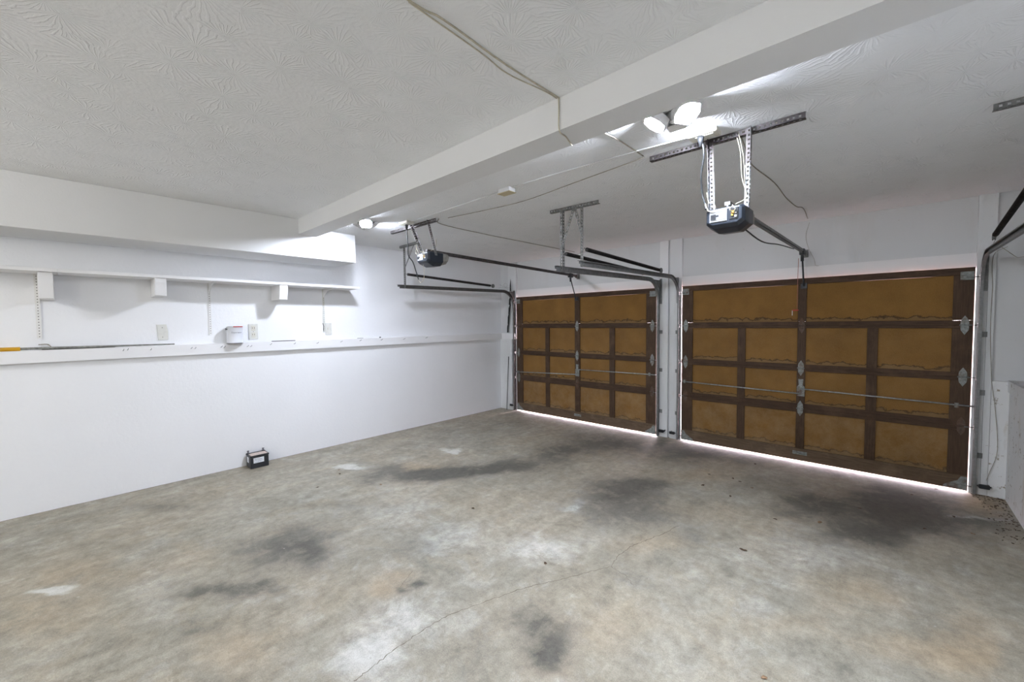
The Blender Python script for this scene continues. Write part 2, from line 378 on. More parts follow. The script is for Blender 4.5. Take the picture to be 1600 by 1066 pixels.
# door wall
wf = MB()
wf.box(XW, .40, .04, .16, 0, H); wf.box(3.152, 3.488, .04, .16, 0, H); wf.box(6.221, 6.62, .04, .16, 0, H)
wf.box(.40, 3.152, .04, .16, 2.28, H); wf.box(3.488, 6.221, .04, .16, 2.28, H)
struct('wall_front', wf, M['panelw'], 'white wall that holds the two garage doors')
struct('wall_right', MB().box(6.56, 6.70, -10.5, .16, 0, HM), M['panelw'], 'white upper part of the right wall')
kw = MB().box(6.46, 6.5595, -10.5, .039, 0, 1.09)
struct('trim_1', kw, M['knee'], 'scuffed white low wall along the right side')
struct('trim_2', MB().box(6.352, 6.46, -.012, .039, 0, 1.0).box(6.352, 6.459, -.02, .039, 1.0, 1.09), M['knee'], 'low scuffed white pier in the right corner')
struct('trim_3', MB().box(XW, .30, -.035, .039, 0, 1.365), M['post'], 'low white pier in the left corner')
struct('trim_4', MB().box(6.453, 6.5595, -10.5, .0, 1.0905, 1.105).box(6.448, 6.4595, -10.5, -.021, 1.0, 1.105), M['knee'], 'worn white cap on the low right wall')
struct('wall_rear', MB().box(XW-.15, 6.70, -10.62, -10.5, 0, HM), M['wall'], 'white rear wall behind the camera')
# ledge board on the masonry base, with nails along its face
led = struct('trim_5', MB().box(XW, .05, -10.5, -.04, 1.3655, 1.475), M['trim'], 'white ledge board along the left wall with nails in its face')
led.data.materials[0] = M['trim']
for y, z in [(-5.45,1.455),(-5.418,1.46),(-5.244,1.451),(-4.912,1.447),(-4.879,1.445),(-4.639,1.448),(-4.609,1.446),(-4.38,1.443),(-4.347,1.441),(-4.134,1.455),(-3.861,1.451),(-3.575,1.447),(-3.255,1.452),(-2.975,1.459),(-2.643,1.456),(-2.259,1.452),(-1.839,1.459)]:
    z -= .015
    MB().tube([(.048,y,z),(.095,y+.004,z+.012),(.100,y+.004,z+.020)], .0026, 6).build('nail', M['nail'], led)
struct('trim_6', MB().box(XW, .384, -.041, .039, 1.3655, 1.475), M['trim'], 'white ledge board returning into the left corner')
# ceilings, beam and soffit
struct('ceiling', MB().box(XW-.15, 6.70, -10.62, -3.9405, HM, HM+.1).box(XW-.15, 6.70, -3.9405, .16, HM+.02, HM+.1), M['ceil'], 'stomped plaster ceiling near the camera')
struct('ceiling.001', MB().box(XW, 6.5595, -3.7295, .16, H, HM+.019), M['ceil'], 'lower plaster ceiling over the garage doors')
struct('beam', MB().box(.536, 6.5595, -3.94, -3.73, HB, HM+.019), M['beam'], 'painted ceiling beam across the garage')
struct('soffit', MB().box(XW, .535, -10.5, -3.247, 2.475, HM-.001).box(XW, .535, -3.9395, -3.7305, HM-.0005, HM+.018), M['beam'], 'boxed white soffit above the wall shelf', bevel=.004)
# jambs and headers of the two doors
struct('trim_7', MB().box(3.335, 3.497, 0, .0395, 0, H-.001), M['post'], 'weathered white jamb post left of the right garage door')
struct('trim_8', MB().box(3.152, 3.305, -.0, .0395, 0, 2.29), M['post'], 'weathered white jamb post right of the left garage door')
struct('trim_9', MB().box(6.231, 6.35, 0, .0395, 0, H-.001), M['post'], 'white jamb board right of the right garage door')
struct('trim_10', MB().box(.302, .40, 0, .0395, 0, 1.365).box(.386, .40, -.003, .0395, 1.365, 2.826-.001).box(.18, .386, .01, .0395, 1.476, 2.826-.001), M['post'], 'white jamb board left of the left garage door')
struct('trim_11', MB().box(.401, 3.151, .028, .0395, 2.15, 2.295), M['trim'], 'white header board above the left garage door')
struct('trim_12', MB().box(3.498, 6.230, .028, .0395, 2.15, 2.295), M['trim'], 'white header board above the right garage door')
struct('trim_13', MB().box(3.18, 3.30, .012, .0395, 2.295, H-.001), M['trim'], 'narrow white board above the middle post')

# ---------------------------------------------------------------- garage doors
def diamond(x, z, up, y=-.021, wd=.028, hh=.088):
    s = 1 if up else -1
    pts = [(x-wd,z),(x-wd,z+s*.02),(x-wd*.9,z+s*.045),(x,z+s*hh),(x+wd*.9,z+s*.045),(x+wd,z+s*.02),(x+wd,z)]
    return [(a, y, b) for a, b in pts]
def garage_door(name, x0, x1, label, rel, locks, dark):
    Y0, Y1 = -.02, .015
    r = thing(name, label, 'garage door', (round((x0+x1)/2,3), 0, .022), None, 'structure')
    j = [2.16, 1.612, 1.115, .64, .018]
    up = [.07, .03, .036, .045]      # top rail heights
    dn = [.045, .042, .055, .145]    # bottom rail heights
    st = [x0+v for v in rel]         # stile edges: pairs
    for k in range(4):
        zt, zb = j[k]-.0003, j[k+1]+.0003
        fr = MB().box(x0, x1, Y0, Y1 if k == 0 else .0100, zt-up[k], zt)
        sec = fr.build('top_rail', M['rail'], r, bevel=.003)
        b = MB().box(x0, x1, Y0-.001, Y1, zb, zb+dn[k]).box(x0, x1, .0106, Y1, zb-(.012 if k < 3 else 0), zb+.001).build('bottom_rail', M['sill'] if k == 3 else M['rail'], r, bevel=.003)
        za, zz = zb+dn[k], zt-up[k]
        use = [0, 2, 4] if k == 0 else [0, 1, 2, 3, 4]
        for u in use:
            MB().box(st[2*u], st[2*u+1], Y0+.0015, Y1, za+.0003, zz-.0003).build('stile', M['stile'], r, bevel=.002)
        for a, c in zip(use[:-1], use[1:]):
            xa, xb = st[2*a+1], st[2*c]
            if k == 0:
                w_ = xb-xa
                MB().prism([(xa-.004,-.001,za-.004),(xb+.004,-.001,za-.004),(xb+.004,-.001,zz+.004),(xb-w_*.12,-.001,zz+.004),(xb-w_*.13,-.001,zz-.0008),(xa+w_*.35,-.001,zz-.0006),(xa+w_*.34,-.001,zz+.004),(xa-.004,-.001,zz+.004)], (0,.007,0)).build('panel', M['board'], r)
            else: MB().box(xa-.004, xb+.004, -.001, .006, za-.004, zz+.004).build('panel', M['board2' if k == 3 else 'board1'], r)
    n = 0
    for zi in (1, 2, 3):
        for xi, x in enumerate((x0+.055, (st[4]+st[5])/2, x1-.055)):
            z = j[zi]; dk = (zi, xi) in dark; mat = M['hingedk'] if dk else M['hinge']
            h = MB().prism(diamond(x, z+.004, True), (0,-.003,0)).prism(diamond(x, z-.004, False), (0,-.003,0)).build('hinge', mat, r)
            hh = MB().tube([(x-.036,-.031,z),(x+.036,-.031,z)], .007, 10)
            hh.box(x-.03, x+.03, -.031, -.022, z-.006, z+.006)
            for s in (.035, -.035): hh.tube([(x,-.022,z+s),(x,-.029,z+s)], .006, 6)
            hh.build('knuckle', mat, h)
            if xi != 1:
                s = -1 if xi == 0 else 1; xe = x0-.028 if xi == 0 else x1+.028
                MB().tube([(x+s*.02,-.036,z),(xe,-.036,z)], .005, 8).tube([(xe-.004,-.036,z),(xe+.005,-.036,z)], .021, 14).build('roller', M['galvd'], h)
    for s, xe in ((-1, x0+.05), (1, x1-.05)):     # top fixtures and bottom corner brackets
        o = MB().box(xe-.045, xe+.045, -.025, -.0205, 2.04, 2.12).box(xe-.045, xe+.045, -.048, -.025, 2.04, 2.046).box(xe-.045, xe+.045, -.045, -.0248, 2.085, 2.092).build('top_fixture', M['hinge'], r)
        xr = x0-.028 if s < 0 else x1+.028
        MB().tube([(xe,-.04,2.065),(xr,-.04,2.065)], .005, 8).tube([(xr-.004,-.04,2.065),(xr+.005,-.04,2.065)], .021, 14).build('roller', M['galvd'], o)
        e = x0+.004 if s < 0 else x1-.004
        MB().prism([(e,-.021,.024),(e-s*.16,-.021,.024),(e-s*.15,-.021,.05),(e-s*.06,-.021,.11),(e-s*.04,-.021,.15),(e,-.021,.15)], (0,-.003,0)).tube([(e-s*.02,-.03,.07),(xr,-.03,.07)], .006, 8).build('corner_bracket', M['hinge'], r)
    xm = (st[4]+st[5])/2
    la, lb, lc, ld = locks
    lt = MB().prism([(xm-.035,-.0215,la[1]-.03),(xm+.04,-.0215,la[1]-.03),(xm+.04,-.0215,la[1]+.08),(xm+.02,-.0215,la[1]+.10),(xm+.028,-.0215,la[1]+.17),(xm-.022,-.0215,la[1]+.17),(xm-.018,-.0215,la[1]+.10),(xm-.035,-.0215,la[1]+.08)], (0,-.004,0))
    lt.tube([(xm,-.026,la[1]+.025),(xm,-.034,la[1]+.025)], .014, 12)
    L = lt.build('lock_latch', M['hinge'], r)
    MB().tube([(x0-.03,-.032,lb),(xm-.005,-.032,la[1])], .0075, 8).build('lock_bar', M['galv'], r)
    MB().tube([(xm+.005,-.032,lc),(x1+.045,-.032,ld)], .0075, 8).build('lock_bar', M['galv'], r)
    for xx, zz in ((x0+.05, lb), (x1-.09, ld)):
        MB().box(xx-.014, xx+.014, -.044, -.0205, zz-.022, zz+.022).build('bar_guide', M['hinge'], r)
    MB().tube([(xm-.04,-.022,.115),(xm-.035,-.045,.115),(xm+.045,-.045,.105),(xm+.05,-.022,.105)], .007, 8).box(xm-.065, xm+.075, -.0245, -.0215, .09, .13).build('lift_handle', M['hinge'], r)
    return r
relR = [0,.144, .703,.791, 1.336,1.417, 1.956,2.043, 2.577,2.714]
relL = [0,.148, .688,.776, 1.316,1.415, 1.967,2.057, 2.573,2.725]
garage_door('door_1', .415, 3.14, 'left garage door of brown fibreboard panels in dark wooden frames', relL, ((0,.80), .745, .885, .90), {(3,1),(3,2),(1,0)})
garage_door('door_2', 3.508, 6.222, 'right garage door of brown fibreboard panels, larger in view, nearest the right wall', relR, ((0,.815), .84, .872, .84), {(1,1),(3,0),(3,2)})

# ---------------------------------------------------------------- door tracks and springs
def sweep(mb, path, prof):
    """prof: closed polygon of (side, normal) offsets; path in a plane x = const"""
    rings = []
    for i, p in enumerate(path):
        a = Vector(path[max(i-1,0)]); b = Vector(path[min(i+1,len(path)-1)]); t = (b-a).normalized()
        sd = Vector((1,0,0)); nm = sd.cross(t)
        rings.append([mb.bm.verts.new(Vector(p) + s*sd + n*nm) for s, n in prof])
    m = len(prof)
    for i in range(len(rings)-1):
        for k in range(m): mb.bm.faces.new((rings[i][k], rings[i][(k+1)%m], rings[i+1][(k+1)%m], rings[i+1][k]))
    mb.bm.faces.new(rings[0][::-1]); mb.bm.faces.new(rings[-1]); return mb
def cprof(s):       # C channel opening towards s (+1 / -1 in x)
    w, h, t, l = .024, .026, .0025, .008
    p = [(0,-h),(w,-h),(w,-h+l),(w-t,-h+l),(w-t,-h+t),(t,-h+t),(t,h-t),(w-t,h-t),(w-t,h-l),(w,h-l),(w,h),(0,h)]
    return [(a*s, b) for a, b in (p if s > 0 else p[::-1])]
def track(x, s, zend, zdoor, yend, label, hang, sp, splabel, mat, ztop_extra=0):
    """x: web plane; s: side the channel opens to; hang: list of hanger bars"""
    r = thing('door_track', label, 'garage door track', (x, -.03, 0), 'curved steel tracks of the garage doors')
    yv = -.036; R = .30
    MB_ = MB(); sweep(MB_, [(x, yv, .012), (x, yv, 1.98)], cprof(s)).build('vertical_rail', mat, r)
    zc = zdoor-R; path = []
    for k in range(15):
        a = math.pi/2*k/14; path.append((x, yv-R+R*math.cos(a), zc+R*math.sin(a)))
    path[0] = (x, yv, 1.9812)
    path.append((x, yend, zend))
    sweep(MB(), path, cprof(s)).build('horizontal_rail', mat, r)
    # stiffening angle along the outer side of the horizontal rail
    n = -s
    a = MB(); a.angle((x+n*.001, -.40, zdoor+.027-.004), (x+n*.001, yend-.03, zend+.027), (n,0,0), (0,0,-1), .022, .03, pitch=.05, hole=.009)
    a.build('stiffener', mat, r)
    # flag bracket and jamb brackets
    fb = MB().prism([(x+n*.0008,-.010,1.93),(x+n*.0008,-.040,1.96),(x+n*.0008,-.05,2.14),(x+n*.0008,-.16,zdoor-.022),(x+n*.0008,-.34,zdoor-.020),(x+n*.0008,-.34,zdoor+.004),(x+n*.0008,-.03,zdoor+.004),(x+n*.0008,-.010,2.29)], (n*.003,0,0))
    fb.box(min(x, x+n*.030), max(x, x+n*.030), -.0095, -.0055, 1.93, 2.29)
    fb.build('flag_bracket', mat, r)
    for z in (.35, .95, 1.5):
        MB().box(min(x, x+n*.04), max(x, x+n*.04), -.0095, -.0055, z, z+.05).box(min(x+n*.0005, x+n*.004), max(x+n*.0005, x+n*.004), -.05, -.0095, z, z+.05).build('jamb_bracket', mat, r)
    for h in hang:
        kind, A, B, u, v = h
        q = MB()
        if kind == 'L': q.angle(A, B, u, v)
        else: q.perf(A, B, u, .032, v)
        q.build('hanger_bar', M['angle'], r)
    # extension spring with its cable pulley
    (xs, ya, za), (yb, zb) = sp
    g = thing('extension_spring', splabel, 'spring', (xs, ya, za), 'long extension springs above the tracks')
    A, B = Vector((xs, ya, za)), Vector((xs, yb, zb)); n_ = 230
    pts = [A.lerp(B, i/(2*n_)) for i in range(2*n_+1)]
    MB().tube(pts, .02, 10, rf=lambda i: .0205 if i % 2 else .0165).build('coil', M['spring'], g)
    d = (B-A).normalized()
    MB().tube([A, A-d*.02, A-d*.035+Vector((0,0,.010)), A-d*.048, A-d*.055+Vector((0,0,-.01))], .004, 6).build('hook', M['galvd'], g)
    P = B+d*.035
    MB().tube([B, P], .006, 6).build('fork', M['galvd'], g)
    MB().tube([P+Vector((-.009,0,0))+d*.03, P+Vector((-.006,0,0))+d*.03, P+Vector((0,0,0))+d*.03, P+Vector((.006,0,0))+d*.03, P+Vector((.009,0,0))+d*.03], .03, 20, rf=lambda i: (.034,.034,.025,.034,.034)[i]).build('pulley', M['galvd'], g)
    return r
Yh = -2.44
z0 = 2.222
track(.362, 1, 2.224, 2.262, -2.50, 'leftmost steel door track, curving toward the white left wall side',
      [('L',(.286,Yh,H-.0335),(.776,Yh-.03,H-.0335),(0,1,0),(0,0,1)),
       ('L',(.385,Yh,2.79),(.385,Yh,2.20),(1,0,0),(0,1,0)),
       ('P',(.655,Yh-.006,2.795),(.415,Yh-.006,2.49),(1,0,.3),(0,-1,0))],
      ((.375,-2.37,2.41),(-.66,2.345)), 'dark extension spring nearest the left wall', M['trackd'])
track(3.190, -1, 2.212, 2.262, -2.50, 'track at the right edge of the left garage door',
      [('L',(3.052,-2.42,H-.0335),(3.604,-2.395,H-.0335),(0,1,0),(0,0,1)),
       ('L',(3.225,Yh,2.79),(3.225,Yh,2.19),(-1,0,0),(0,1,0)),
       ('P',(3.352,Yh-.006,2.795),(3.205,Yh-.006,2.42),(1,0,.2),(0,-1,0))],
      ((3.205,-2.36,2.372),(-.66,2.33)), 'dark extension spring left of the middle post, lower of that pair in view', M['galvd'])
track(3.458, 1, 2.238, 2.275, -2.47, 'track at the left edge of the right garage door',
      [('L',(3.425,-2.43,2.79),(3.425,-2.43,2.215),(1,0,0),(0,1,0)),
       ('P',(3.352,-2.442,2.795),(3.44,-2.442,2.50),(1,0,.2),(0,-1,0))],
      ((3.450,-2.36,2.385),(-.66,2.335)), 'dark extension spring above the track right of the middle post', M['galvd'])
track(6.273, -1, 2.24, 2.262, -2.50, 'thick steel track beside the right wall, leaving the picture on the right',
      [('L',(6.029,-2.41,H-.0335),(6.53,-2.44,H-.0335),(0,1,0),(0,0,1)),
       ('L',(6.285,Yh,2.79),(6.285,Yh,2.20),(1,0,0),(0,1,0)),
       ('P',(6.45,Yh-.006,2.795),(6.30,Yh-.006,2.45),(1,0,.2),(0,-1,0))],
      ((6.285,-2.30,2.60),(-.46,2.385)), 'black extension spring at the right edge of the picture', M['galvd'])
# lift cables from the pulleys
for x, lb in ((.350, 'thin lift cable by the leftmost track'), (6.30, 'thin lift cable by the rightmost track')):
    tag(MB().tube([(x,-.40,2.38),(x,-.05,2.28),(x+.0,-.05,.12)], .0016, 5).build('lift_cable', M['galvd']), lb, 'cable', 'door lift cables')

# ---------------------------------------------------------------- garage door openers
def opener(label, xc, y0, zt, yw, zw, hang_x, bar, patched, cordpts, whitecord, seed):
    """head hanging at (xc, y0..) with top zt; rail to the wall at height zw"""
    r = thing('garage_door_opener', label, 'garage door opener', (xc, y0, zt), 'garage door openers')
    W, L, Hh = (.110, .33, .132) if not patched else (.12, .33, .145)
    # housing: octagonal front outline, lofted back
    def ring(y, sx, zt_, zb_, ch):
        a, b = xc-sx, xc+sx
        return [(a, y, zt_-.012), (a+.012, y, zt_), (b-.012, y, zt_), (b, y, zt_-.012), (b, y, zb_+ch), (b-ch*1.3, y, zb_), (a+ch*1.3, y, zb_), (a, y, zb_+ch)]
    def loft(rings):
        m = MB(); R = [[m.bm.verts.new(p) for p in q] for q in rings]
        for i in range(len(R)-1):
            for k in range(8): m.bm.faces.new((R[i][k], R[i][(k+1)%8], R[i+1][(k+1)%8], R[i+1][k]))
        m.bm.faces.new(R[0][::-1]); m.bm.faces.new(R[-1]); return m
    body = loft([ring(y0, W*.86, zt-.012, zt-.105, .02), ring(y0+.022, W*.98, zt-.002, zt-.125, .03), ring(y0+.10, W, zt, zt-Hh-.012, .04), ring(y0+L*.62, W, zt, zt-Hh, .04)])
    body.build('housing', M['blackgl'], r, bevel=.004)
    ln = loft([ring(y0+L*.62+.001, W*.97, zt-.005, zt-Hh+.006, .04), ring(y0+L*.85, W*.9, zt-.008, zt-Hh+.03, .03), ring(y0+L, W*.55, zt-.012, zt-.055, .02)])
    ln.build('light_cover', M['lens'], r, bevel=.003)
    # terminal side: inset label plate with ribs, connector block, warning light
    yf = y0-.0005
    fp = MB().box(xc-.082, xc+.015, yf-.002, yf, zt-.09, zt-.02)
    f = fp.build('vent_panel', M['label'] if patched else M['grey'], r)
    rb = MB()
    for k in range(7):
        z = zt-.027-k*.0095; x1 = xc+.012 - (0 if not patched else random.uniform(0, .04)); rb.box(xc-.080, x1, yf-.006, yf-.0022, z-.0028, z+.0022)
    rb.build('rib', M['galv'] if not patched else M['label'], f)
    MB().box(xc-.075, xc-.045, yf-.008, yf-.0062, zt-.075, zt-.045).box(xc-.045, xc-.03, yf-.008, yf-.0062, zt-.06, zt-.05).build('vent_shadow_opening', M['black'], f)
    cb = MB().box(xc+.03, xc+.075, yf-.003, yf, zt-.085, zt-.02).build('terminal_block', M['black'], r)
    MB().box(xc+.040, xc+.055, yf-.012, yf-.0035, zt-.052, zt-.038).box(xc+.040, xc+.05, yf-.010, yf-.0035, zt-.066, zt-.057).build('terminal', M['amber'], cb)
    MB().box(xc+.058, xc+.068, yf-.008, yf-.0035, zt-.055, zt-.047).box(xc+.058, xc+.069, yf-.009, yf-.0035, zt-.075, zt-.065).build('screw', M['white'], cb)
    MB().tube([(xc+.045,yf-.012,zt-.05),(xc+.035,yf-.02,zt-.03),(xc+.05,yf-.022,zt-.008),(xc+.066,yf-.02,zt-.03),(xc+.056,yf-.012,zt-.048)], .003, 6).build('wire_loop', M['wire'], cb)
    # white bell wires that loop at the left of the head
    MB().tube([(xc-.10,yf-.002,zt+.10),(xc-.085,yf-.012,zt+.03),(xc-.06,yf-.02,zt+.035),(xc-.045,yf-.014,zt-.0),(xc-.06,yf-.01,zt-.03),(xc-.09,yf-.012,zt-.015),(xc-.105,yf-.01,zt+.03)], .003, 6).build('wire_loop', M['wire'], r)
    # rail with trolley, door arm and header bracket
    A = Vector((xc, y0+.06, zt+.018)); B = Vector((xc, yw-.05, zw)); d = (B-A).normalized(); up = Vector((1,0,0)).cross(d)
    if up.z < 0: up = -up
    rl = MB(); rl.ob(A+Vector((-.016,0,0))-up*.002, d*(B-A).length, (.032,0,0), up*.022)
    rl.ob(A+Vector((-.006,0,0))-up*.018, d*(B-A).length, (.012,0,0), up*.0155)
    rl.build('rail', M['angledk'] if patched else M['galvd'], r)
    T = A.lerp(B, 1-.22/(B-A).length)
    tr = MB().ob(T+Vector((-.024,0,0))-up*.04, d*.09, (.048,0,0), up*.066).ob(T+Vector((-.012,0,0))-up*.065+d*.03, d*.03, (.024,0,0), up*.03)
    tr.build('trolley', M['black'], r, bevel=.004)
    MB().tube([T+d*.045-up*.05, Vector((xc,-.085,2.13)), Vector((xc,-.075,2.075)), Vector((xc,-.045,2.072))], .009, 8).tube([T+d*.045-up*.05, T+d*.05-up*.11], .016, 8).build('door_arm', M['black'], r)
    MB().box(xc-.03, xc+.03, -.045, -.023, 2.04, 2.10).build('door_bracket', M['black'], r)
    MB().box(xc-.03, xc+.03, yw-.004, yw-.001, zw-.05, zw+.04).box(xc-.022, xc-.018, yw-.06, yw-.004, zw-.03, zw+.025).box(xc+.018, xc+.022, yw-.06, yw-.004, zw-.03, zw+.025).build('header_bracket', M['angle'], r)
    # hanger straps and ceiling bar
    (ba, bb) = bar; ub = (0,1,0)
    MB().angle(ba, bb, ub, (0,0,1), .034, .034, pitch=.028, hole=.012).build('ceiling_bar', M['angledk'], r)
    for i, (xa, xb) in enumerate(hang_x):
        ya = (ba[1]+.001); yb = y0+.12
        s = 1 if i == 0 else -1
        top = Vector((xa, ya-.004, H-.006)); bot = Vector((xb, yb, zt-.04)); mid = top.lerp(bot, .42)
        MB().angle(top, mid, (s,0,0), (0,-1,0), .03, .03, pitch=.026, hole=.011).build('strap', M['angledk'], r)
        MB().angle(mid, bot, (s,0,0), (0,-1,0), .031, .031, pitch=.026, hole=.011).build('strap', M['angle'] if patched else M['strap_lit'], r)  # lower strap paler than the upper: lamplight below the cutoff painted in
    pc = MB().tube(cordpts[0], .006, 8)
    for c in cordpts[1:]: pc.tube(c, .005, 8)
    pc.build('power_cord', M['cable'], r)
    for c in whitecord: MB().tube(c, .0028, 6).build('wire', M['wire'], r)
    p = cordpts[0][0]; MB().tube([p, (p[0],p[1],p[2]-.02), (p[0],p[1],p[2]-.06)], .018, 12, rf=lambda i: (.02,.017,.008)[i]).build('plug', M['cable'], r)
    return r
def curve(pts, n=8):
    """Catmull-Rom through pts"""
    P = [Vector(p) for p in pts]; P = [2*P[0]-P[1]] + P + [2*P[-1]-P[-2]]; out = []
    for i in range(1, len(P)-2):
        for k in range(n):
            t = k/n; a, b, c, d = P[i-1:i+3]
            out.append(.5*((2*b)+(-a+c)*t+(2*a-5*b+4*c-d)*t*t+(-a+3*b-3*c+d)*t**3))
    out.append(P[-2]); return out
opener('black opener head above the right garage door, hung on two straps with painted lamplight', 4.900, -3.13, 2.365, .018, 2.449,
       [(4.775,4.782),(5.02,5.008)], ((4.388,-3.03,H-.0355),(5.279,-3.03,H-.0355)), False,
       [curve([(4.774,-3.171,H-.03),(4.79,-3.16,2.70),(4.765,-3.13,2.58),(4.765,-3.10,2.46),(4.79,-3.13,2.40),(4.80,-3.145,2.36)]),
        curve([(4.91,-2.83,2.30),(4.91,-2.2,2.28),(4.90,-1.5,2.35),(4.90,-.75,2.405)])],
       [curve([(4.93,-3.02,H-.01),(4.955,-3.02,2.70),(4.965,-3.02,2.55),(4.995,-3.04,2.42),(4.95,-3.10,2.37)]), curve([(4.945,-3.03,H-.01),(4.975,-3.03,2.66),(4.985,-3.03,2.50)])], 3)
opener('black opener head above the left garage door, farther from the camera', 1.78, -3.10, 2.478, .018, 2.445,
       [(1.54,1.665),(1.87,1.905)], ((1.074,-3.06,H-.0355),(1.985,-3.06,H-.0355)), True,
       [curve([(1.604,-3.178,H-.03),(1.615,-3.18,2.68),(1.625,-3.18,2.55),(1.62,-3.17,2.45),(1.63,-3.12,2.38),(1.66,-3.10,2.27),(1.69,-3.09,2.18)])],
       [curve([(1.69,-3.09,2.18),(1.72,-3.085,2.145),(1.77,-3.08,2.17),(1.80,-3.09,2.25),(1.80,-3.10,2.335)]), curve([(1.68,-3.05,2.50),(1.78,-3.0,2.50),(1.88,-2.99,2.53),(1.90,-2.99,2.62)])], 5)
# emergency release cord of the right opener
rc = thing('release_cord', 'red release cord hanging from the right opener trolley', 'cord', (4.862,-.16,2.36))
MB().tube([(4.862,-.17,2.375),(4.850,-.12,2.1),(4.846,-.09,1.80)], .0028, 6).build('cord', M['rope'], rc)
MB().tube([(4.80,-.09,1.79),(4.86,-.09,1.79)], .007, 8).build('handle', M['redc'], rc)
MB().tube([(4.80,-.09,1.79),(4.80,-.09,1.73)], .004, 6).build('white_tip', M['white'], rc)

# ---------------------------------------------------------------- ceiling lamps
def led_lamp(x, y, label, lens):
    r = thing('ceiling_led_lamp', label, 'ceiling lamp', (x, y, H), 'three-panel ceiling lamps')
    MB().lathe((x, y, H-.045), [(.022,0),(.032,.008),(.035,.03),(.05,.044)], 24).build('base', M['white'], r)
    for k, ang in enumerate((-150, -30, 90)):
        a = math.radians(ang); o = Vector((math.cos(a), math.sin(a), 0)); tilt = math.radians(33 if k < 2 else 42)
        n = (o*math.sin(tilt) - Vector((0,0,1))*math.cos(tilt)).normalized()   # direction the lens faces
        s = Vector((-math.sin(a), math.cos(a), 0)); t = s.cross(n).normalized()
        if t.dot(o) < 0: t = -t
        c0 = Vector((x, y, H-.045)) + o*.03
        def P(u, v, h): return c0 + s*u + t*v + n*h
        out = [(-.045,0),(-.068,.04),(-.068,.085),(-.04,.125),(.04,.125),(.068,.085),(.068,.04),(.045,0)]
        fm = MB().prism([P(u, v, 0) for u, v in out], n*.010)
        for i in range(8):
            a0, b0 = out[i], out[(i+1) % 8]; cc = (0, .0625)
            A0, B0 = P(*a0, .0102), P(*b0, .0102); ia = P(cc[0]+(a0[0]-cc[0])*.94, cc[1]+(a0[1]-cc[1])*.94, .0102); ib = P(cc[0]+(b0[0]-cc[0])*.94, cc[1]+(b0[1]-cc[1])*.94, .0102)
            fm.prism([A0, B0, ib, ia], n*(.034 if k < 2 else .026))
        fr = fm.build('panel', M['white'], r)
        q = MB()
        for i in range(7):
            u = -.05+i*.0155; q.ob(P(u, .02, -.009), s*.004, t*.09, n*.0088)
        q.build('heat_sink', M['grey'], fr)
        MB().prism([P(u*.86, .0088+v*.86, .0105) for u, v in out], n*.004).build('lens', lens if k < 2 else M['led_dim'], fr)
        MB().tube([Vector((x, y, H-.03)), c0+t*.01], .012, 8).build('arm', M['grey'], fr)
    return r
led_lamp(1.30, -3.50, 'lit three-panel lamp near the boxed soffit, farther from the camera', M['led_far'])
led_lamp(4.74, -3.50, 'lit three-panel lamp beside the right opener, nearest the camera', M['led'])
def added_fill_lamp(x, y, label):  # unseen fill lamp, added to brighten the whole room
    r = thing('added_fill_globe', label, 'ceiling lamp', (x, y, HM), 'added fill globes behind the camera')
    MB().lathe((x, y, HM-.03), [(.05,0),(.06,.01),(.06,.0295)], 20).tube([(x,y,HM-.03),(x,y,2.76)], .008, 8).lathe((x, y, 2.72), [(.03,0),(.03,.04)], 16).build('stem', M['white'], r)
    MB().lathe((x, y, 2.58), [(.14*math.sin(math.pi*i/16)+.001, -.14*math.cos(math.pi*i/16)) for i in range(17)], 24).build('globe', M['tube'], r)
added_fill_lamp(1.5, -8.3, 'added fill globe behind the camera on the left')
added_fill_lamp(4.4, -8.3, 'added fill globe behind the camera on the right')

# ---------------------------------------------------------------- ceiling boxes, conduit and wires
ob = [(1.604,-3.178,'cream ceiling outlet with the left opener plugged in'),(4.786,-3.149,'cream ceiling outlet with the right opener plugged in')]
for x, y, lb in ob:
    r = thing('ceiling_outlet', lb, 'outlet', (x, y, H), 'ceiling outlets')
    MB().box(x-.085, x+.085, y-.05, y+.05, H-.028, H-.0005).build('box', M['cream'], r, bevel=.006)
    MB().box(x-.04, x+.06, y-.03, y+.03, H-.032, H-.0285).build('face', M['cream'], r, bevel=.001)
jb = thing('junction_box', 'small tan junction box between the two openers', 'junction box', (3.20,-3.222,H))
MB().box(3.135, 3.265, -3.262, -3.182, H-.035, H-.0005).build('box', M['white'], jb, bevel=.003)
MB().box(3.13, 3.27, -3.266, -3.178, H-.041, H-.0355).build('cover', M['tan'], jb, bevel=.001)
def wire(name, pts, r, m, label, z=None, group=None, bow=0):
    o = MB().tube(curve(pts, 5), r, 6).build(name, m); return tag(o, label, 'wire' if name != 'wiring_channel' else 'cable channel', group)
wire('wiring_channel', [(1.695,-3.170,H-.005),(3.128,-3.215,H-.005)], .0045, M['trim'], 'white wiring channel from the left outlet to the tan box')
wire('wiring_channel', [(3.272,-3.235,H-.005),(3.8,-3.225,H-.005),(4.34,-3.19,H-.005),(4.70,-3.16,H-.005)], .0045, M['trim'], 'white wiring channel between the tan box and the right outlet')
wire('ceiling_wire', [(4.27,-7.4,HM-.004),(4.272,-5.6,HM-.004),(4.269,-4.893,HM-.004),(4.285,-4.742,HM-.004),(4.268,-4.36,HM-.004),(4.278,-3.95,HM-.004),(4.278,-3.946,HM-.01),(4.279,-3.945,2.85),(4.281,-3.945,HB-.004),(4.26,-3.85,HB-.004),(4.22,-3.735,HB-.004)], .004, M['wire'], 'tan wire stapled to the near ceiling and down the beam', group='wires stapled to the ceiling')
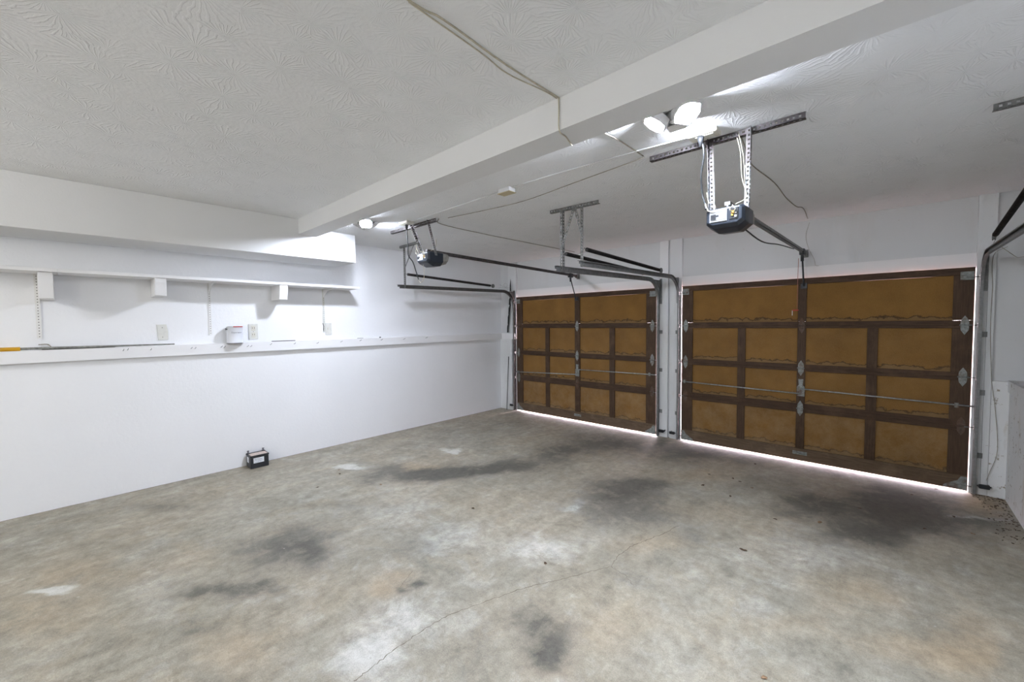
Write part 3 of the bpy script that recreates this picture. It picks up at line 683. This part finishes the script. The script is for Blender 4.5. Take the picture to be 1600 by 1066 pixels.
wire('ceiling_wire', [(4.262,-4.893,HM-.004),(4.245,-4.5,HM-.004),(4.225,-4.3,HM-.004),(4.262,-4.05,HM-.004),(4.268,-3.95,HM-.006)], .003, M['wire'], 'thin second wire sagging beside the tan one on the near ceiling', group='wires stapled to the ceiling')
wire('ceiling_wire', [(4.342,-3.62,H-.004),(4.362,-3.397,H-.004),(4.363,-3.077,H-.004)], .004, M['wiredk'], 'short tan wire left of the right lamp', group='wires stapled to the ceiling')
wire('ceiling_wire', [(4.36,-3.05,H-.004),(3.75,-2.96,H-.004),(3.096,-2.864,H-.004),(2.6,-2.9,H-.004),(2.09,-2.972,H-.004)], .0028, M['wiredk'], 'thin wire crossing the bay ceiling between the openers', group='wires stapled to the ceiling')
wire('ceiling_wire', [(1.99,-3.02,H-.004),(1.811,-2.843,H-.004),(1.778,-2.096,H-.004),(1.798,-1.22,H-.004),(1.823,-.15,H-.004)], .0038, M['wiredk'], 'thin wire running from the left opener toward the door wall', group='wires stapled to the ceiling')
wire('ceiling_wire', [(4.945,-3.0,H-.004),(4.90,-2.6,H-.004),(4.871,-2.341,H-.004),(4.908,-1.78,H-.004),(4.900,-1.2,H-.004),(4.919,-.789,H-.004),(4.96,-.651,H-.004),(4.93,-.1,H-.005)], .0038, M['wiredk'], 'crooked wire running from the right opener toward the door wall', group='wires stapled to the ceiling')
wire('bell_wire', [(4.93,.034,2.80),(4.90,.03,2.65),(4.93,.02,2.5),(4.98,.03,2.38),(5.0,.010,2.30),(5.03,.008,2.292)], .0016, M['wiredk'], 'hair-thin wire looping down the panel above the right door')
wire('bell_wire', [(.30,-.06,2.35),(.20,-.05,2.36),(.13,-.06,2.40),(.17,-.06,2.44),(.22,-.05,2.40),(.16,-.05,2.355),(.02,-.04,2.37),(-.03,-.04,2.36)], .0016, M['wiredk'], 'hair-thin curled wire in the upper left corner')
wire('bell_wire', [(6.42,.036,2.33),(6.33,-.006,2.25),(6.333,-.006,1.95),(6.33,-.006,1.60),(6.345,-.006,1.2),(6.352,-.022,1.06),(6.38,-.026,.8),(6.40,-.03,.45),(6.36,-.03,.24),(6.34,-.03,.15)], .0022, M['wiredk'], 'thin grey wire running down the right jamb and low pier')
wire('bell_wire', [(6.32,-.28,2.32),(6.40,-.2,2.25),(6.45,-.12,2.215),(6.47,-.1,2.21),(6.545,-.1,2.22)], .0025, M['wiredk'], 'short sagging wire beside the rightmost track')

# ---------------------------------------------------------------- shelf and its supports
sh = thing('wall_shelf', 'long white wooden shelf high on the left wall', 'shelf', (.12,-4.9,2.19))
MB().box(XW+.001, .29, -5.855, -3.077, 2.162, 2.190).build('board', M['trim'], sh, bevel=.002)
MB().box(XW+.001, .29, -8.9, -5.857, 2.162, 2.192).build('board', M['trim'], sh, bevel=.002)
for y, zb, xf in ((-5.93, 1.930, .25), (-5.165, 1.985, .275), (-4.03, 1.985, .275), (-7.3, 1.985, .275)):
    MB().prism([(XW+.001,y-.045,2.1615),(xf,y-.045,2.1615),(xf,y-.045,2.12),(xf-.03,y-.045,zb+.004),(xf-.038,y-.045,zb),(XW+.001,y-.045,zb)], (0,.09,0)).build('wood_bracket', M['trim'], sh, bevel=.003)
for i, (y, lb) in enumerate(((-5.99,'slotted white shelf standard left of the biggest wooden bracket'),(-4.71,'slotted white shelf standard left of the paint can'),(-3.435,'thin slotted shelf standard nearest the soffit end'))):
    r = thing('shelf_standard', lb, 'shelf standard', (XW, y, 1.58), 'slotted metal shelf standards')
    q = MB(); hw = .016 if i == 0 else .012
    q.box(XW+.0005, XW+.010, y-hw, y-hw+.002, 1.58, 2.16).box(XW+.0005, XW+.010, y+hw-.002, y+hw, 1.58, 2.16)
    q.perf((XW+.010,y-hw,1.58), (XW+.010,y-hw,2.16), (0,1,0), 2*hw, (1,0,0), t=.0015, pitch=.026, hole=.007)
    q.build('channel', M['plate'] if i == 2 else M['white'], r)
    MB().box(XW+.0008, XW+.002, y-hw+.002, y+hw-.002, 1.58, 2.16).build('back', M['angledk'], r)
    if i: MB().prism([(XW+.012,y-.004,2.1605),(.24,y-.004,2.1605),(.24,y-.004,2.152),(.10,y-.004,2.13),(XW+.03,y-.004,2.06),(XW+.012,y-.004,2.05)], (0,.008,0)).build('bracket_arm', M['white'], r)
# cover plates
p = thing('cover_plate', 'crooked blank cover plate above the ledge, left of the paint can', 'cover plate', (XW,-5.13,1.615))
MB().prism([(XW+.0005,-5.178,1.697),(XW+.0005,-5.096,1.700),(XW+.0005,-5.084,1.622),(XW+.0005,-5.086,1.536),(XW+.0005,-5.168,1.533),(XW+.0005,-5.172,1.61)], (.009,0,0)).build('plate', M['plate'], p, bevel=.002)
for z in (1.665, 1.565): MB().tube([(XW+.009,-5.132,z),(XW+.0115,-5.132,z)], .004, 8).build('screw', M['angledk'], p)
p = thing('outlet_plate', 'white double outlet plate just right of the paint can', 'outlet', (XW,-4.285,1.60))
MB().box(XW+.0005, XW+.012, -4.335, -4.235, 1.512, 1.697).build('plate', M['plate'], p, bevel=.004)
for z in (1.565, 1.645):
    q = MB().box(XW+.012, XW+.015, -4.307, -4.263, z-.03, z+.03).build('socket', M['cream'], p, bevel=.004)
    MB().box(XW+.0151, XW+.0158, -4.298, -4.294, z-.004, z+.012).box(XW+.0151, XW+.0158, -4.277, -4.273, z-.004, z+.012).build('slot', M['angledk'], q)
MB().tube([(XW+.012,-4.285,1.604),(XW+.014,-4.285,1.604)], .004, 8).build('screw', M['angledk'], p)
p = thing('switch_plate', 'pale switch plate under the rightmost shelf standard', 'switch', (XW,-3.39,1.62))
MB().box(XW+.0005, XW+.010, -3.418, -3.335, 1.541, 1.70).build('plate', M['plate'], p, bevel=.003)
MB().box(XW+.010, XW+.018, -3.392, -3.384, 1.61, 1.64).build('toggle', M['cream'], p)
tag(MB().tube([(XW+.014,-3.455,1.70),(XW+.02,-3.445,1.66),(XW+.014,-3.447,1.60)], .0045, 6).build('wall_hook', M['angledk']), 'small dark hook beside the pale switch plate', 'hook')

# ---------------------------------------------------------------- things on the ledge
ZL = 1.475
cx, cy = .052, -4.50
can = thing('paint_can', 'white paint can with red lid edge standing on the ledge', 'paint can', (cx, cy, ZL))
MB().lathe((cx,cy,ZL+.0005), [(.078,0),(.080,.004),(.0785,.006),(.0785,.184),(.081,.187),(.081,.193),(.070,.194)], 40).build('body', M['can'], can)
MB().lathe((cx,cy,ZL+.0005), [(.0815,0),(.0815,.004)], 40).build('bottom_rim', M['angledk'], can)
MB().lathe((cx,cy,ZL+.1948), [(.070,0),(.070,.003),(.066,.003)], 40).build('lid', M['metal'], can)
def arc(mb, r, a0, a1, z0, z1, t=.0006):
    n = 14
    for i in range(n):
        b0 = a0+(a1-a0)*i/n; b1 = a0+(a1-a0)*(i+1)/n
        P = lambda rr, a: (cx+rr*math.cos(a), cy+rr*math.sin(a), z0)
        mb.prism([P(r,b0),P(r+t,b0),P(r+t,b1),P(r,b1)], (0,0,z1-z0))
    return mb
# the camera sees the can from +x, -y: angles about -14 degrees face it
arc(MB(), .0812, math.radians(-22), math.radians(60), ZL+.186, ZL+.196, .002).build('red_edge', M['redc'], can)
ea = math.radians(-88)
MB().tube([(cx+.078*math.cos(ea), cy+.078*math.sin(ea), ZL+.165),(cx+.090*math.cos(ea), cy+.090*math.sin(ea), ZL+.165)], .011, 14).build('handle_ear', M['black'], can)
MB().tube([(cx+.078*math.cos(ea+.25), cy+.078*math.sin(ea+.25), ZL+.165),(cx+.086*math.cos(ea+.25), cy+.086*math.sin(ea+.25), ZL+.165)], .006, 10).build('ear_button', M['angledk'], can)
def text_on_can(s, z, size, a_mid, m):
    cu = bpy.data.curves.new('t', 'FONT'); cu.body = s; cu.size = size; cu.align_x = 'CENTER'; cu.extrude = .0004
    o = bpy.data.objects.new('t', cu); C.objects.link(o); dg = bpy.context.evaluated_depsgraph_get(); dg.update()
    me = bpy.data.meshes.new_from_object(o.evaluated_get(dg)); bpy.data.objects.remove(o, do_unlink=True)
    for v in me.vertices:
        a = a_mid + v.co.x/.079; r = .0792 + v.co.z
        v.co = Vector((cx+r*math.cos(a), cy+r*math.sin(a), z+v.co.y))
    me.materials.clear(); me.materials.append(m); q = bpy.data.objects.new('lettering', me); C.objects.link(q); q.parent = can; q.location = -Vector((cx, cy, ZL))
text_on_can('Experience', ZL+.118, .024, math.radians(3), M['ink'])
# yellow-handled pole lying on the ledge
pole = thing('pole', 'grey ribbed pole with a yellow grip lying on the ledge', 'pole', (.018,-6.0,ZL))
MB().tube([(.022,-7.3,ZL+.018),(.020,-6.105,ZL+.018)], .0175, 14).build('grip', M['yellow'], pole)
pp = [(.020-.0*i, -6.104+i*.0053, ZL+.018-.004*i/200) for i in range(201)]
MB().tube(pp, .012, 10, rf=lambda i: (.013 if i % 2 else .0105)*(1-.42*i/200)).build('shaft', M['rod'], pole)
tag(MB().tube([(-.012,-5.98,ZL+.008),(-.012,-5.50,ZL+.008)], .0075, 8).build('rod', M['rod']), 'thin grey rod lying behind the yellow-gripped pole', 'rod')
tag(MB().tube(curve([(-.03,-6.0,ZL+.05),(-.03,-5.95,ZL+.052),(-.03,-5.93,ZL+.035),(-.03,-5.92,ZL+.012)]), .004, 6).build('hook', M['wiredk']), 'small bent hook behind the grey pole', 'hook')
tag(MB().prism([(.0,-4.10,ZL+.001),(.004,-4.10,ZL+.001),(.02,-3.93,ZL+.001),(.02,-3.83,ZL+.001),(0,-3.83,ZL+.001),(0,-3.93,ZL+.001)], (0,0,.009)).build('scraper', M['angledk']), 'thin dark scraper lying on the ledge right of the outlet', 'scraper')
tag(MB().box(-.01, .012, -2.98, -2.90, ZL+.0005, ZL+.006).build('shim', M['angle']), 'flat grey sliver on the ledge', 'sliver')
tag(MB().lathe((.01,-2.63,ZL+.0005), [(.012,0),(.014,.008),(.008,.014)], 12).build('plastic_cap', M['black']), 'small black cap on the ledge toward the corner', 'cap')

# ---------------------------------------------------------------- battery on the floor
bt = thing('car_battery', 'black car battery with white labels on the floor against the left wall', 'battery', (.11,-4.33,0))
MB().box(.025, .190, -4.425, -4.235, .0005, .135).build('case', M['batt'], bt, bevel=.004)
MB().box(.021, .194, -4.429, -4.231, .135, .152).build('lid', M['batt'], bt, bevel=.003)
MB().box(.075, .185, -4.415, -4.245, .1522, .1545).build('top_label', M['batcap'], bt)
fl = MB().box(.1902, .1915, -4.395, -4.285, .062, .122).build('front_label', M['label'], bt)
q = MB()
for k, (a, b) in enumerate(((-4.39,-4.33),(-4.385,-4.30),(-4.39,-4.31),(-4.35,-4.295),(-4.388,-4.32))): q.box(.1916, .1919, a, b, .112-k*.010, .115-k*.010)
q.build('print', M['ink'], fl)
MB().box(.06, .12, -4.4265, -4.4255, .06, .125).build('side_label', M['label'], bt)
for y in (-4.41, -4.25):
    MB().lathe((.045,y,.152), [(.017,0),(.017,.005),(.010,.006),(.009,.024),(.012,.026),(.012,.034),(.006,.036)], 16).build('terminal', M['lead'], bt)
MB().box(.028, .062, -4.427, -4.395, .1521, .158).box(.028, .062, -4.265, -4.234, .1521, .158).build('terminal_seat', M['black'], bt)

# ---------------------------------------------------------------- corner rod, striped strip, door sensors
tag(MB().tube([(.215,-.10,.002),(.225,-.045,1.03)], .006, 8).build('leaning_rod', M['black']), 'thin black rod leaning in the left corner', 'rod')
st = thing('blade_strip', 'narrow leaning strip with black diagonal blades behind the leftmost track', 'strip', (.2,-.03,1.476))
pl = [(.165,-.03,1.478),(.20,-.03,1.478),(.30,-.008,2.05),(.305,-.008,2.38),(.29,-.008,2.50),(.27,-.008,2.30),(.24,-.008,1.95)]
MB().prism([(x, y+.002, z) for x, y, z in pl], (0,.003,0)).build('backing', M['panelw'], st)
for (a, b) in (((.262,2.28),(.292,2.52)), ((.235,2.02),(.297,2.22)), ((.222,1.85),(.285,2.07)), ((.20,1.66),(.262,1.92)), ((.18,1.49),(.235,1.72))):
    w_ = .042
    y = -.034
    MB().prism([(a[0],y,a[1]),(a[0]+w_*.9,y,a[1]+.005),(b[0],y,b[1]-.05),(b[0]-.004,y,b[1]),(a[0]+.006,y,(a[1]+b[1])/2)], (0,-.002,0)).build('blade', M['blade'], st)
for x, s, lb in ((.31,1,'black door sensor at the left edge of the left door'),(3.245,-1,'black door sensor left side of the middle post'),(3.40,1,'black door sensor right side of the middle post'),(6.325,-1,'black door sensor at the foot of the right jamb')):
    r = thing('door_sensor', lb, 'sensor', (x, -.02, .12), 'door safety sensors')
    MB().box(x-.035, x+.035, -.085, -.06, .08, .12).build('body', M['black'], r, bevel=.006)
    MB().box(x-.045, x+.045, -.061, -.056, .092, .106).box(x-s*.03-.004, x-s*.03+.004, -.0605, -.0005, .09, .11).build('bracket', M['black'], r)
    MB().tube([(x+s*.035,-.072,.10),(x+s*.040,-.072,.10)], .012, 12).build('eye', M['angledk'], r)

# ---------------------------------------------------------------- leaves and grit on the floor
def leaf(x, y, sc, rot, m, seed):
    rnd = random.Random(seed); mb = MB(); n = 9; top = []; bot = []
    for i in range(n):
        t = i/(n-1); wd = math.sin(math.pi*t)**.8*.28*rnd.uniform(.7, 1.15)+.02; u = (t-.5)
        z = .003+.10*sc*abs(math.sin(3*t+seed))
        for s, L in ((1, top), (-1, bot)):
            a, b = u*sc, s*wd*sc
            L.append(mb.bm.verts.new((x+a*math.cos(rot)-b*math.sin(rot), y+a*math.sin(rot)+b*math.cos(rot), z+.12*sc*wd*rnd.random())))
    for i in range(n-1): mb.bm.faces.new((top[i], top[i+1], bot[i+1], bot[i]))
    o = mb.build('dry_leaf', m)
    md = o.modifiers.new('thickness', 'SOLIDIFY'); md.thickness = .0012; md.offset = 1
    return o
LV = [(1.004,-3.753,'dark chip nearest the car battery, upper of two'),(1.13,-3.804,'dark chip nearest the car battery, lower of two'),(1.33,-4.131,'dark chip on the floor left of the pale floor mark'),(2.9,-3.394,'brown leaf bit alone near the middle of the floor'),(1.765,-3.662,'dark crumb near the orange floor stain'),
 (4.274,-1.493,'long dark leaf in front of the right door, left cluster'),(4.449,-1.088,'small dark leaf in front of the right door'),(4.528,-1.136,'round dark crumb in front of the right door'),(4.662,-1.239,'curled leaf right of the round crumb'),(4.557,-1.594,'thin leaf toward the camera from the round crumb'),(4.226,-1.135,'dark leaf close to the middle post side'),(4.521,-.449,'flat dark leaf near the lit door gap'),(5.253,-1.669,'round dark nut-like bit on the pale floor patch'),(4.968,-1.847,'tiny chip left of the round nut-like bit'),(4.891,-2.542,'curled brown twig bit near the round grey stain'),(3.916,-3.633,'small dark chip beside the floor crack'),(5.25,-3.678,'brown bit at the lower edge of the picture'),(5.481,-1.125,'dark crumb on the large dark stain'),(6.009,-.104,'small leaf near the foot of the right jamb'),(5.885,-1.252,'crumb on the brownish right corner floor'),(6.154,-1.121,'dark leaf on the streaked right corner floor'),(5.828,-.442,'thin leaf under the right end of the right door'),(6.076,-.81,'leaf stem on the pale streak'),(6.374,-.531,'dark leaf close to the low right wall')]
for i, (x, y, lb) in enumerate(LV):
    big = .05 if i in (5,12,11,14) else .032
    o = leaf(x, y, big, random.uniform(0,3), M['leaf'] if i % 4 else M['leafl'], i)
    tag(o, lb, 'leaf', 'dry leaves on the floor')
db = MB(); rnd = random.Random(4)
for i in range(150):
    t = rnd.random()**1.3; x = 6.44-rnd.random()**2*.16; y = -.03-t*1.1
    s = rnd.uniform(.004,.014); a = rnd.uniform(0,3)
    db.ob((x, y, .0005), (s*math.cos(a), s*math.sin(a), 0), (-s*.5*math.sin(a), s*.5*math.cos(a), 0), (0,0,s*.3))
for i in range(60):
    x = 6.24+rnd.random()*.2; y = -.02-rnd.random()**2*.12; s = rnd.uniform(.004,.012)
    db.ob((x, y, .0005), (s,s*.3,0), (-s*.3,s*.6,0), (0,0,s*.3))
tag(db.build('leaf_litter', M['leaf']), 'crumbled leaf litter along the foot of the right wall', 'leaf litter', None, 'stuff')
